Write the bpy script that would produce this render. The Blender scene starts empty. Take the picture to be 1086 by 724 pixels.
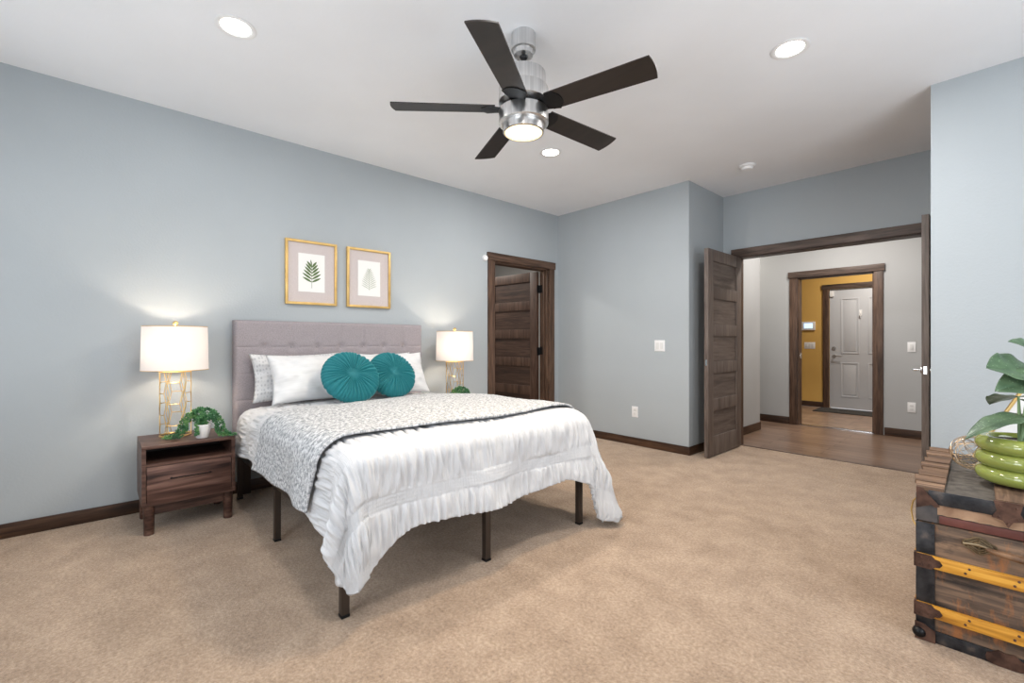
import bpy, bmesh, math, random
from mathutils import Vector, Matrix, noise
PI = math.pi
rnd = random.Random(7)
scene = bpy.context.scene
C = scene.collection

# ---------------------------------------------------------------- camera, world, big lights
cam_d = bpy.data.cameras.new('camera'); cam_d.lens = 16; cam_d.sensor_width = 36; cam_d.clip_start = .02
cam = bpy.data.objects.new('camera', cam_d); C.objects.link(cam)
cam.location = (3.9135, -4.3568, 1.135); cam.rotation_euler = (PI/2, 0, math.radians(47.73))
scene.camera = cam
vs = scene.view_settings
vs.view_transform = 'Standard'; vs.look = 'None'; vs.gamma = 1; vs.use_curve_mapping = False
vs.exposure = 0.36
w = bpy.data.worlds.new('sky'); scene.world = w; w.use_nodes = True
w.node_tree.nodes['Background'].inputs[0].default_value = (.86, .93, 1, 1)
w.node_tree.nodes['Background'].inputs[1].default_value = 1.0

def area(name, loc, size, power, color, direction, parent=None, shape='RECTANGLE', spread=PI):
    d = bpy.data.lights.new(name, 'AREA'); d.shape = shape; d.size = size[0]; d.size_y = size[1]
    d.energy = power; d.color = color; d.spread = spread
    o = bpy.data.objects.new(name, d); C.objects.link(o); o.location = loc
    o.rotation_euler = Vector(direction).to_track_quat('-Z', 'Y').to_euler()
    if parent: o.parent = parent
    return o
area('daylight', (1.1, -5.53, 1.45), (1.6, 1.7), 6, (.90, .95, 1), (.1, 1, .3))
area('daylight', (2.9, -5.53, 1.45), (1.2, 1.7), 30, (.90, .95, 1), (0, 1, .2))  # unseen second window, shifted to throw light on the entry wall
area('daylight', (5.63, -2.7, 1.3), (2.4, 2.0), 52, (.90, .95, 1), (-1, .25, .75))  # unseen east window, moved and tilted to lift the ceiling and back area

# ---------------------------------------------------------------- helpers
def tag(o, label=None, cat=None, group=None, kind=None):
    if label: o['label'] = label
    if cat: o['category'] = cat
    if group: o['group'] = group
    if kind: o['kind'] = kind
    return o
def thing(name, label, cat, loc=(0, 0, 0), rz=0, group=None, kind=None):
    o = bpy.data.objects.new(name, None); C.objects.link(o); o.empty_display_size = .05
    o.location = loc; o.rotation_euler = (0, 0, rz)
    return tag(o, label, cat, group, kind)
def smooth(me, ang=40):
    for p in me.polygons: p.use_smooth = True
    me.set_sharp_from_angle(angle=math.radians(ang))
class MB:
    def __init__(s): s.b = bmesh.new()
    def box(s, x0, x1, y0, y1, z0, z1, bev=0, M=None, seg=2):
        m = Matrix.Translation(((x0+x1)/2, (y0+y1)/2, (z0+z1)/2)) @ Matrix.Diagonal((abs(x1-x0), abs(y1-y0), abs(z1-z0), 1))
        r = bmesh.ops.create_cube(s.b, size=1, matrix=m); vs_ = r['verts']
        if bev:
            es = list({e for v in vs_ for e in v.link_edges})
            q = bmesh.ops.bevel(s.b, geom=es, offset=bev, segments=seg, affect='EDGES', profile=.6)
            vs_ = list({v for f in q['faces'] for v in f.verts} | {v for v in vs_ if v.is_valid})
        if M: bmesh.ops.transform(s.b, matrix=M, verts=[v for v in vs_ if v.is_valid])
        return s
    def tube(s, pts, r, n=8, closed=False, cap=True, sq=1):
        pts = [Vector(p) for p in pts]; N = len(pts)
        rr = r if isinstance(r, (list, tuple)) else [r]*N
        rings = []; up = None
        for i, p in enumerate(pts):
            if closed: t = pts[(i+1) % N]-pts[i-1]
            else: t = pts[min(i+1, N-1)]-pts[max(i-1, 0)]
            t.normalize()
            if up is None:
                up = Vector((0, 0, 1)) if abs(t.z) < .9 else Vector((1, 0, 0))
            u = (up-t*up.dot(t)).normalized(); v = t.cross(u); up = u
            rings.append([s.b.verts.new(p+(u*math.cos(2*PI*k/n)*sq+v*math.sin(2*PI*k/n))*rr[i]) for k in range(n)])
        for i in range(N if closed else N-1):
            A, B = rings[i], rings[(i+1) % N]
            for k in range(n):
                s.b.faces.new((A[k], A[(k+1) % n], B[(k+1) % n], B[k]))
        if cap and not closed:
            s.b.faces.new(rings[0][::-1]); s.b.faces.new(rings[-1])
        return s
    def lathe(s, prof, n=32, c=(0, 0, 0), M=None):
        rings = []; new = []
        for r, z in prof:
            if r < 1e-5: v = s.b.verts.new((c[0], c[1], c[2]+z)); rings.append([v]); new.append(v)
            else:
                q = [s.b.verts.new((c[0]+r*math.cos(2*PI*k/n), c[1]+r*math.sin(2*PI*k/n), c[2]+z)) for k in range(n)]
                rings.append(q); new += q
        for A, B in zip(rings, rings[1:]):
            for k in range(n):
                k2 = (k+1) % n
                if len(A) == 1 and len(B) == 1: continue
                if len(A) == 1: s.b.faces.new((A[0], B[k2], B[k]))
                elif len(B) == 1: s.b.faces.new((A[k], A[k2], B[0]))
                else: s.b.faces.new((A[k], A[k2], B[k2], B[k]))
        if M: bmesh.ops.transform(s.b, matrix=M, verts=new)
        return s
    def cyl(s, p, q, r, n=16): return s.tube([p, q], r, n)
    def prism(s, poly, y0, y1, axis='y'):
        """polygon in (x,z) extruded along y  (axis='y'), or (y,z) along x (axis='x')"""
        f = (lambda a, b, t: (a, t, b)) if axis == 'y' else ((lambda a, b, t: (t, a, b)) if axis == 'x' else (lambda a, b, t: (a, b, t)))
        A = [s.b.verts.new(f(a, b, y0)) for a, b in poly]; B = [s.b.verts.new(f(a, b, y1)) for a, b in poly]
        n = len(poly); s.b.faces.new(A); s.b.faces.new(B[::-1])
        for i in range(n): s.b.faces.new((A[i], B[i], B[(i+1) % n], A[(i+1) % n]))
        return s
    def ball(s, c, r, u=10, v=6, sc=(1, 1, 1), M=None):
        m = Matrix.Translation(c) @ (M or Matrix()) @ Matrix.Diagonal((sc[0]*r, sc[1]*r, sc[2]*r, 1))
        new = lambda x, y, z: s.b.verts.new(m @ Vector((x, y, z)))
        top, bot = new(0, 0, 1), new(0, 0, -1)
        rg = [[new(math.sin(PI*i/v)*math.cos(2*PI*k/u), math.sin(PI*i/v)*math.sin(2*PI*k/u), math.cos(PI*i/v)) for k in range(u)] for i in range(1, v)]
        for k in range(u):
            k2 = (k+1) % u
            s.b.faces.new((top, rg[0][k], rg[0][k2])); s.b.faces.new((bot, rg[-1][k2], rg[-1][k]))
            for A, B in zip(rg, rg[1:]): s.b.faces.new((A[k], B[k], B[k2], A[k2]))
        return s
    def build(s, name, m, parent=None, ang=40, recalc=True):
        if recalc: bmesh.ops.recalc_face_normals(s.b, faces=s.b.faces)
        me = bpy.data.meshes.new(name); s.b.to_mesh(me); s.b.free()
        me.materials.append(m); smooth(me, ang)
        o = bpy.data.objects.new(name, me); C.objects.link(o)
        if parent: o.parent = parent
        return o
def copy_tree(o, parent=None):
    c = o.copy(); C.objects.link(c); c.parent = parent
    for ch in list(o.children): copy_tree(ch, c)
    return c
def structure(o): o['kind'] = 'structure'; return o

# ---------------------------------------------------------------- materials
def mat(name, col=(.8, .8, .8), rough=.6, metal=0, spec=.5):
    m = bpy.data.materials.new(name); m.use_nodes = True
    b = m.node_tree.nodes['Principled BSDF']
    b.inputs['Base Color'].default_value = (*col, 1); b.inputs['Roughness'].default_value = rough
    b.inputs['Metallic'].default_value = metal; b.inputs['Specular IOR Level'].default_value = spec
    return m
def N(m, t, **kw):
    n = m.node_tree.nodes.new(t)
    for k, v in kw.items():
        if k in n.inputs: n.inputs[k].default_value = v
        else: setattr(n, k, v)
    return n
def L(m, a, b): m.node_tree.links.new(a, b)
def coords(m, scale=(1, 1, 1), kind='Object'):
    tc = N(m, 'ShaderNodeTexCoord'); mp = N(m, 'ShaderNodeMapping'); mp.inputs['Scale'].default_value = scale
    L(m, tc.outputs[kind], mp.inputs[0]); return mp.outputs[0]
def ramp(m, fac, stops):
    r = N(m, 'ShaderNodeValToRGB'); e = r.color_ramp.elements
    while len(e) < len(stops): e.new(.5)
    for el, (p, c) in zip(e, stops): el.position = p; el.color = (*c, 1)
    L(m, fac, r.inputs[0]); return r.outputs[0]
def bump(m, h, strength=.3, dist=.01, prev=None):
    b = N(m, 'ShaderNodeBump'); b.inputs['Strength'].default_value = strength; b.inputs['Distance'].default_value = dist
    L(m, h, b.inputs['Height'])
    if prev: L(m, prev, b.inputs['Normal'])
    return b.outputs[0]
def P_(m): return m.node_tree.nodes['Principled BSDF']
def noisy(name, stops, scale=8, rough=.6, metal=0, stretch=(1, 1, 1), bmp=0, bdist=.005, detail=6, spec=.5, bscale=None):
    m = mat(name, stops[0][1], rough, metal, spec)
    v = coords(m, stretch); n = N(m, 'ShaderNodeTexNoise', Scale=scale, Detail=detail); L(m, v, n.inputs['Vector'])
    L(m, ramp(m, n.outputs[0], stops), P_(m).inputs['Base Color'])
    if bmp:
        h = n.outputs[0]
        if bscale:
            n2 = N(m, 'ShaderNodeTexNoise', Scale=bscale, Detail=3.0); L(m, v, n2.inputs['Vector']); h = n2.outputs[0]
        L(m, bump(m, h, bmp, bdist), P_(m).inputs['Normal'])
    return m
def wood(name, dark, mid, light, axis='x', scale=1.0, rough=.45, knots=True, spec=.4):
    st = {'x': (.9, 11, 11), 'y': (11, .9, 11), 'z': (11, 11, .9)}[axis]
    m = mat(name, mid, rough, 0, spec); v = coords(m, tuple(q*scale for q in st))
    n1 = N(m, 'ShaderNodeTexNoise', Scale=1.3, Detail=5.0, Distortion=1.2); L(m, v, n1.inputs['Vector'])
    n2 = N(m, 'ShaderNodeTexNoise', Scale=7.0, Detail=4.0, Distortion=.4); L(m, v, n2.inputs['Vector'])
    mx = N(m, 'ShaderNodeMix', data_type='FLOAT'); mx.inputs[0].default_value = .4
    L(m, n1.outputs[0], mx.inputs[2]); L(m, n2.outputs[0], mx.inputs[3])
    L(m, ramp(m, mx.outputs[0], [(.37, dark), (.5, mid), (.63, light)]), P_(m).inputs['Base Color'])
    L(m, bump(m, n2.outputs[0], .12, .002), P_(m).inputs['Normal'])
    return m
def emit(name, col, s):
    m = mat(name, col); P_(m).inputs['Emission Color'].default_value = (*col, 1); P_(m).inputs['Emission Strength'].default_value = s
    return m

def wallmat(name, col):
    m = noisy(name, [(.3, tuple(c*.97 for c in col)), (.7, tuple(min(1, c*1.02) for c in col))], 1.6, .75, bmp=.25, bdist=.004, bscale=70, spec=.25)
    return m
M_wall = wallmat('blue_grey_paint', (.40, .435, .458))
M_ceil = wallmat('ceiling_paint', (.84, .855, .88))
M_hall = wallmat('hall_paint', (.43, .435, .435))
M_yellow = wallmat('ochre_paint', (.66, .41, .12))
M_trim = wood('dark_trim_wood', (.020, .009, .005), (.050, .024, .013), (.095, .048, .026), 'y')
M_trimx = wood('dark_trim_wood_x', (.020, .009, .005), (.050, .024, .013), (.095, .048, .026), 'x')
M_cas = wood('walnut_casing', (.040, .022, .014), (.085, .047, .030), (.14, .083, .055), 'z')
M_casy = wood('walnut_casing_y', (.040, .022, .014), (.085, .047, .030), (.14, .083, .055), 'y')
M_casx_glare = wood('walnut_casing_x_glare', (.040, .026, .019), (.085, .056, .043), (.14, .096, .075), 'x')  # greyer copy of the walnut casing, glare put into its colour
M_door = wood('walnut_door', (.030, .015, .010), (.062, .033, .022), (.10, .058, .040), 'z', rough=.5)
M_panel = wood('walnut_door_panel', (.020, .010, .007), (.042, .022, .015), (.07, .039, .027), 'x', rough=.5)
M_door2 = wood('grey_walnut_door', (.080, .060, .050), (.13, .10, .085), (.18, .145, .122), 'z', rough=.5)
M_panel2 = wood('grey_walnut_panel', (.070, .052, .044), (.115, .088, .074), (.16, .125, .107), 'x', rough=.5)
M_black = mat('black_metal', (.012, .012, .013), .4, .6)
M_steel = noisy('brushed_nickel', [(.3, (.56, .56, .56)), (.7, (.76, .76, .76))], 3, .30, 1, stretch=(30, 30, .3), detail=3)
M_chrome = mat('satin_chrome', (.62, .62, .63), .22, 1)
M_white = mat('white_plastic', (.82, .82, .82), .4)
M_whitepaint = mat('white_painted_door', (.54, .555, .585), .45)
M_gold = noisy('gold_leaf_metal', [(.3, (.62, .40, .13)), (.7, (.86, .63, .28))], 14, .32, 1)
M_goldframe = noisy('gold_frame_wood', [(.3, (.50, .32, .10)), (.7, (.66, .45, .17))], 12, .42, .45)
M_bulb = emit('warm_lamp_glass', (1, .80, .46), 1.9)
M_can = emit('downlight_lens', (1, .95, .86), 10)
# carpet
M_carpet = mat('beige_carpet', (.35, .24, .16), .95, 0, .1)
v = coords(M_carpet)
nb = N(M_carpet, 'ShaderNodeTexNoise', Scale=5.0, Detail=8.0, Distortion=.3, Roughness=.72); L(M_carpet, v, nb.inputs['Vector'])
nf = N(M_carpet, 'ShaderNodeTexNoise', Scale=75.0, Detail=5.0, Roughness=.8); L(M_carpet, v, nf.inputs['Vector'])
mx = N(M_carpet, 'ShaderNodeMix', data_type='FLOAT'); mx.inputs[0].default_value = .66
L(M_carpet, nb.outputs[0], mx.inputs[2]); L(M_carpet, nf.outputs[0], mx.inputs[3])
L(M_carpet, ramp(M_carpet, mx.outputs[0], [(.36, (.20, .125, .074)), (.5, (.375, .26, .172)), (.63, (.54, .40, .285))]), P_(M_carpet).inputs['Base Color'])
nh = N(M_carpet, 'ShaderNodeTexNoise', Scale=190.0, Detail=3.0); L(M_carpet, v, nh.inputs['Vector'])
b1 = bump(M_carpet, nf.outputs[0], .6, .012); L(M_carpet, bump(M_carpet, nh.outputs[0], .6, .008, b1), P_(M_carpet).inputs['Normal'])
P_(M_carpet).inputs['Sheen Weight'].default_value = .3
# plank floor & tile
def bricks(name, c1, c2, mortar, bw, bh, msize, rough, off=.4, grain=(1.2, 14, 14)):
    m = mat(name, c1, rough); v = coords(m)
    b = N(m, 'ShaderNodeTexBrick', Scale=1.0); b.offset = off
    for k, val in (('Color1', c1), ('Color2', c2), ('Mortar', mortar)): b.inputs[k].default_value = (*val, 1)
    b.inputs['Brick Width'].default_value = bw; b.inputs['Row Height'].default_value = bh; b.inputs['Mortar Size'].default_value = msize
    L(m, v, b.inputs['Vector'])
    n = N(m, 'ShaderNodeTexNoise', Scale=2.5, Detail=6.0, Distortion=.7); L(m, coords(m, grain), n.inputs['Vector'])
    x = N(m, 'ShaderNodeMix', data_type='RGBA', blend_type='MULTIPLY'); x.inputs[0].default_value = .75
    L(m, b.outputs[0], x.inputs[6]); L(m, ramp(m, n.outputs[0], [(.3, (.5, .5, .5)), (.7, (1.15, 1.12, 1.1))]), x.inputs[7])
    L(m, x.outputs[2], P_(m).inputs['Base Color'])
    L(m, bump(m, b.outputs[1], -.3, .002), P_(m).inputs['Normal'])
    return m
M_plank = bricks('hall_planks', (.20, .125, .085), (.29, .19, .135), (.05, .03, .02), 1.3, .12, .003, .28)
M_tile = bricks('foyer_tile', (.30, .20, .145), (.40, .285, .21), (.16, .12, .09), .6, .3, .005, .3, .5, (3, 3, 3))

# ---------------------------------------------------------------- the setting
H = 2.74; T = .13; SY = -5.4; EX = 5.5
def wall(name, boxes, m):
    b = MB()
    for q in boxes: b.box(*q)
    return structure(b.build(name, m))
structure(MB().box(-.0, EX, SY, .86, -.10, 0).build('floor', M_carpet))
structure(MB().box(-.0, EX, .86, 2.78, -.10, -.004).build('floor_hall', M_plank))
structure(MB().box(-.0, 4.4, 2.78, 5.2, -.10, -.006).build('floor_foyer', M_tile))
structure(MB().box(-2.9, -.0, -2.4, 1.4, -.10, -.0).build('floor_closet', M_carpet))
structure(MB().box(-3.0, EX+T, SY-T, 5.3, H, H+.1).build('ceiling', M_ceil))
DY0, DY1, DZ = -1.075, -.185, 2.04       # opening in the left wall
wall('wall_left', [(-T, 0, SY, DY0, 0, H), (-T, 0, DY1, 0, 0, H), (-T, 0, DY0, DY1, DZ, H)], M_wall)
wall('wall_back', [(-T, 1.742, 0, .12, 0, H)], M_wall)
wall('wall_niche', [(1.62, 1.742, .12, .80, 0, H)], M_wall)
OX0, OX1, OZ = 1.89, 3.52, 2.06
wall('wall_entry', [(1.62, OX0, .80, .92, 0, H), (OX1, 3.70, .80, .92, 0, H), (OX0, OX1, .80, .92, OZ, H)], M_wall)
wall('wall_right', [(3.568, EX, -.495, -.37, 0, H), (3.568, 3.70, -.37, .80, 0, H)], M_wall)
wall('wall_east', [(EX, EX+T, SY, -3.9, 0, H), (EX, EX+T, -1.5, -.4, 0, H), (EX, EX+T, -3.9, -1.5, 2.3, H), (EX, EX+T, -3.9, -1.5, 0, .3)], M_wall)
wall('wall_south', [(-T, .3, SY-T, SY, 0, H), (1.9, 2.3, SY-T, SY, 0, H), (3.5, EX, SY-T, SY, 0, H),
                    (.3, 1.9, SY-T, SY, 0, .6), (2.3, 3.5, SY-T, SY, 0, .6), (.3, 1.9, SY-T, SY, 2.3, H), (2.3, 3.5, SY-T, SY, 2.3, H)], M_wall)
# hall and foyer shell
wall('wall_hall_left', [(1.60, 1.705, .92, 2.0, 0, H), (0, 1.60, 1.9, 2.0, 0, H)], M_hall)
FX0, FX1 = 1.935, 2.765
wall('wall_hall_far', [(0, FX0, 2.72, 2.84, 0, H), (FX1, EX, 2.72, 2.84, 0, H), (FX0, FX1, 2.72, 2.84, 2.0, H)], M_hall)
wall('wall_hall_right', [(4.5, 4.6, .92, 2.72, 0, H), (3.70, 4.5, .82, .92, 0, H)], M_hall)
wall('wall_hall_end', [(-.1, 0, 1.9, 5.0, 0, H)], M_hall)
wall('wall_foyer_far', [(0, 1.79, 4.95, 5.07, 0, H), (2.71, 4.4, 4.95, 5.07, 0, H), (1.79, 2.71, 4.95, 5.07, 2.03, H)], M_yellow)
wall('wall_foyer_right', [(4.3, 4.4, 2.84, 4.95, 0, H)], M_yellow)
wall('wall_closet', [(-2.9, -2.8, -2.4, 1.4, 0, H), (-2.8, -T, -2.4, -2.3, 0, H), (-2.8, -T, 1.3, 1.4, 0, H), (-T-.01, -T, .12, 1.3, 0, H)], M_hall)

# unseen windows behind the camera; second and third placed to light the back
def window(name, x0, x1, z0, z1, y=None, x=None):
    t = thing(name, None, None, kind='structure')
    b = MB(); g = MB(); c = .06
    def bar(a0, a1, q0, q1):
        if y is not None: b.box(a0, a1, y-.09, y-.03, q0, q1, .004)
        else: b.box(x+.03, x+.09, a0, a1, q0, q1, .004)
    bar(x0, x0+c, z0, z1); bar(x1-c, x1, z0, z1); bar(x0+c, x1-c, z0, z0+c); bar(x0+c, x1-c, z1-c, z1); bar((x0+x1)/2-.025, (x0+x1)/2+.025, z0+c, z1-c)
    b.build('window_frame', M_white, t)
window('window_1', .3, 1.9, .6, 2.3, y=SY); window('unseen_window_2', 2.3, 3.5, .6, 2.3, y=SY); window('unseen_window_3', -3.9, -1.5, .3, 2.3, x=EX)

# baseboards
bh = .085
def base(name, q, m): structure(MB().box(*q, .003).build(name, m))
base('baseboard_left', (.001, .014, SY+.02, DY0-.105, 0, bh), M_trim)
base('baseboard_left_corner', (.001, .014, DY1+.10, -.001, 0, bh), M_trim)
base('baseboard_back', (.014, 1.755, -.014, -.001, 0, bh), M_trimx)
base('baseboard_niche', (1.743, 1.756, -.001, .79, 0, bh), M_trim)
base('baseboard_right', (3.57, EX, -.509, -.496, 0, bh), M_trimx)
base('baseboard_hall_left', (1.706, 1.72, .93, 2.0, 0, bh+.01), M_trim)
base('baseboard_hall_far', (.01, FX0-.10, 2.706, 2.719, 0, bh+.01), M_trimx)
base('baseboard_hall_far_right', (FX1+.10, 4.5, 2.706, 2.719, 0, bh+.01), M_trimx)
base('baseboard_foyer', (.01, 1.70, 4.936, 4.949, 0, bh), M_trimx)

# casings
b = MB()   # left wall doorway: room-side casing + jamb
cw = .092
b.box(.001, .022, DY0-cw, DY0, 0, DZ, .002).box(.001, .022, DY1, DY1+cw, 0, DZ, .002)
b.box(-T-.001, .001, DY0, DY0+.018, 0, DZ).box(-T-.001, .001, DY1-.018, DY1, 0, DZ)
b.box(-.065, -.045, DY1-.030, DY1-.018, 0, DZ-.018).box(-.065, -.045, DY0+.018, DY0+.030, 0, DZ-.018)
structure(b.build('trim_1', M_cas))
b = MB(); b.box(.001, .030, DY0-cw-.012, DY1+cw+.012, DZ-.001, DZ+.085, .002).box(-T-.001, .001, DY0, DY1, DZ-.018, DZ)
structure(b.build('trim_2', M_casy))
b = MB()   # entry opening: header and jambs
b.box(OX0-.05, OX1+.046, .765, .799, 2.05, 2.135, .002).box(OX0, OX1, .80, .925, OZ-.02, OZ)
structure(b.build('trim_3', M_casx_glare))
b = MB(); b.box(OX0, OX0+.02, .80, .925, 0, OZ-.02).box(OX1-.02, OX1, .80, .925, 0, OZ-.02); b.box(OX0-.05, OX0, .779, .799, 0, 2.05)
structure(b.build('trim_4', M_cas))
b = MB()   # far doorway
b.box(FX0-.095, FX0, 2.698, 2.719, 0, 2.0, .002).box(FX1, FX1+.09, 2.698, 2.719, 0, 2.0, .002).box(FX0, FX0+.018, 2.72, 2.84, 0, 1.99).box(FX1-.018, FX1, 2.72, 2.84, 0, 1.99)
structure(b.build('trim_5', M_cas))
b = MB(); b.box(FX0-.11, FX1+.105, 2.688, 2.719, 2.0, 2.085, .002).box(FX0, FX1, 2.72, 2.84, 1.985, 2.0)
structure(b.build('trim_6', M_casx_glare))
b = MB(); b.box(FX0, FX1, 2.73, 2.80, -.006, .006, .002); structure(b.build('trim_7', M_chrome))
b = MB(); b.box(1.70, 1.79, 4.925, 4.949, 0, 2.03, .002).box(2.71, 2.80, 4.925, 4.949, 0, 2.03, .002)
structure(b.build('trim_8', M_cas))
b = MB(); b.box(1.685, 2.815, 4.92, 4.949, 2.03, 2.11, .002); structure(b.build('trim_9', M_casx_glare))
b = MB(); b.box(OX0, OX1, .845, .875, -.002, .006, .002); structure(b.build('trim_10', M_casx_glare))

# ---------------------------------------------------------------- panel doors
def lever(parent, x, z, t, m, d=-1, side=(1, -1)):
    b = MB()
    for s in side:
        y = t if s > 0 else 0
        b.lathe([(0, 0), (.028, 0), (.028, .006), (.024, .010), (0, .010)], 20, M=Matrix.Translation((x, y, z)) @ Matrix.Rotation(-PI/2*s, 4, 'X'))
        b.tube([(x, y+s*.008, z), (x, y+s*.05, z)], .009, 10)
        b.tube([(x, y+s*.050, z), (x+d*.03, y+s*.055, z), (x+d*.12, y+s*.052, z-.002)], [.010, .009, .007], 10)
    return b.build('handle', m, parent)
def panel_door(name, w_, h, loc, ang, mf, mp, hm, hz=.93, handle=True, hinges=True, latch=True):
    t = .04; D = thing(name, None, None, loc, ang, kind='structure')
    st = .115; rl = .115; z0 = .012
    b = MB()
    b.box(0, st, 0, t, z0, h, .0015).box(w_-st, w_, 0, t, z0, h, .0015)
    n = 5; bot = .19; ph = (h-z0-bot-rl-(n-1)*rl)/n
    z = z0; rails = [(z0, z0+bot)]; z = z0+bot; pans = []
    for i in range(n):
        pans.append((z, z+ph)); rails.append((z+ph, z+ph+rl)); z += ph+rl
    for a, c in rails: b.box(st, w_-st, 0, t, a, min(c, h), .0015)
    b.build('stiles_and_rails', mf, D)
    for a, c in pans: MB().box(st-.002, w_-st+.002, .012, t-.012, a-.002, c+.002).build('door_panel', mp, D)
    if handle: lever(D, w_-.06, hz, t, hm)
    if latch:
        MB().box(w_, w_+.0015, .011, t-.011, hz-.028, hz+.028).build('latch_plate', M_chrome, D)
    if hinges:
        for z in (.25, h/2, h-.22):
            b = MB(); b.cyl((-.004, -.004, z-.05), (-.004, -.004, z+.05), .007, 10); b.box(-.002, .0, 0, t, z-.05, z+.05); b.build('hinge', hm, D)
    return D
panel_door('door_1', .87, 2.02, (-.145, -.205, 0), math.radians(185.5), M_door, M_panel, M_black)
b = MB()
for z in (.25, 1.02, 1.80): b.box(-.128, -.085, DY1-.0215, DY1-.0185, z-.05, z+.05)
structure(b.build('trim_11', M_black))
panel_door('door_2', .79, 2.04, (1.897, .79, 0), -PI/2, M_door2, M_panel2, M_chrome, handle=False)
panel_door('door_3', .79, 2.04, (3.475, .79, 0), -PI/2, M_door2, M_panel2, M_chrome)
# front door
D = thing('door_4', None, None, (1.795, 4.955, 0), 0, kind='structure')
b = MB(); b.box(0, .91, 0, .045, .01, 2.025, .002)
D_leaf = b.build('door_leaf', M_whitepaint, D)
for (x0, x1, z0, z1) in ((.16, .41, .93, 1.86), (.53, .78, .93, 1.86), (.16, .41, .20, .78), (.53, .78, .20, .78)):
    b = MB(); c = .018
    b.box(x0, x0+c, -.008, .001, z0, z1, .003).box(x1-c, x1, -.008, .001, z0, z1, .003).box(x0+c, x1-c, -.008, .001, z0, z0+c, .003).box(x0+c, x1-c, -.008, .001, z1-c, z1, .003)
    b.box(x0+.045, x1-.045, -.006, .001, z0+.045, z1-.045, .004); b.build('door_panel', M_whitepaint, D)
b = MB(); b.lathe([(0, 0), (.032, 0), (.030, .012), (0, .014)], 20, M=Matrix.Translation((.065, 0, 1.02)) @ Matrix.Rotation(PI/2, 4, 'X')); b.build('deadbolt', M_chrome, D)
lever(D, .065, .885, .045, M_chrome, 1, (-1,))
b = MB(); b.tube([(.43, -.012, 1.63), (.43, -.03, 1.60), (.42, -.035, 1.57), (.44, -.03, 1.55)], .008, 8).box(.41, .45, -.012, 0, 1.56, 1.66, .004); b.build('hook', M_white, D)

# ---------------------------------------------------------------- small wall fittings
def plate(name, label, cat, c, w_, h, nrm, m=M_white, n_sw=0, outlet=False):
    # local: plate in xz plane, facing -y
    t = thing(name, label, cat, c, {'-y': 0, '+x': PI/2}[nrm])
    MB().box(-w_/2, w_/2, -.006, -.0005, -h/2, h/2, .002).build('cover_plate', m, t)
    for i in range(n_sw):
        x = (i-(n_sw-1)/2)*.046
        MB().box(x-.016, x+.016, -.010, -.005, -.033, .033, .002).build('rocker', mat('rocker', (.70, .70, .69), .4), t)
    if outlet:
        for z in (-.02, .02): MB().box(-.017, .017, -.009, -.005, z-.014, z+.014, .003).build('socket', mat('socket', (.7, .7, .69), .4), t)
    return t
plate('light_switch', 'white double light switch plate on the blue-grey wall left of the open double doors', 'light switch', (1.425, 0, 1.09), .118, .118, '-y', n_sw=2)
plate('power_outlet', 'white power outlet low on the blue-grey back wall under the light switch', 'outlet', (1.128, 0, .365), .075, .118, '-y', outlet=True)
plate('light_switch', 'cream three-rocker switch plate on the ochre wall below the alarm panel', 'light switch', (1.50, 4.95, 1.065), .165, .115, '-y', M_white, 3)
plate('light_switch', 'white switch plate on the hall wall glimpsed beside the right open door', 'light switch', (3.115, 2.72, 1.07), .075, .118, '-y', n_sw=1)
plate('power_outlet', 'white outlet low on the hall wall beside the right open door', 'outlet', (3.115, 2.72, .36), .075, .118, '-y', outlet=True)
t = thing('alarm_panel', 'white alarm keypad with a lit blue screen on the ochre foyer wall', 'alarm panel', (1.485, 4.95, 1.41))
MB().box(-.105, .105, -.028, -.001, -.075, .075, .006).build('housing', M_white, t)
MB().box(-.065, .065, -.0295, -.0275, -.040, .045, .001).build('screen', emit('lcd_screen', (.35, .55, .9), 1.6), t)
o = MB().box(1.80, 1.86, 4.925, 4.951, 1.90, 2.0, .005).build('door_sensor', M_white); tag(o, 'small white sensor at the top left corner of the white front door', 'sensor')
o = MB().lathe([(0, 0), (.034, 0), (.034, .012), (.026, .022), (0, .024)], 24, M=Matrix.Translation((0.001, -1.205, 2.055)) @ Matrix.Rotation(PI/2, 4, 'Y')).build('round_sensor', M_white)
tag(o, 'small round white sensor on the wall at the upper left of the walnut doorway', 'sensor')
o = MB().box(1.935+.019, 1.935+.026, 2.735, 2.80, .90, .98, .002).build('strike_plate', M_chrome); tag(o, 'square chrome strike plate on the left jamb of the far hall doorway', 'strike plate')
t = thing('smoke_detector', 'round white smoke detector on the ceiling near the entry corner', 'smoke detector', (2.287, .02, 2.74))
MB().lathe([(0, -.001), (.068, -.001), (.068, -.014), (.060, -.020), (0, -.020)], 32).build('base', M_white, t)
MB().lathe([(0, -.0205), (.050, -.0205), (.046, -.040), (.030, -.046), (0, -.047)], 32).build('cap', M_white, t)
o = MB().box(1.70, 2.75, 4.32, 4.86, -.005, .008, .003).build('door_mat', noisy('mat_fibre', [(.3, (.02, .02, .02)), (.7, (.07, .065, .06))], 90, .95, bmp=.6)); tag(o, 'dark grey doormat on the tiles before the white front door', 'doormat')

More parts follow.
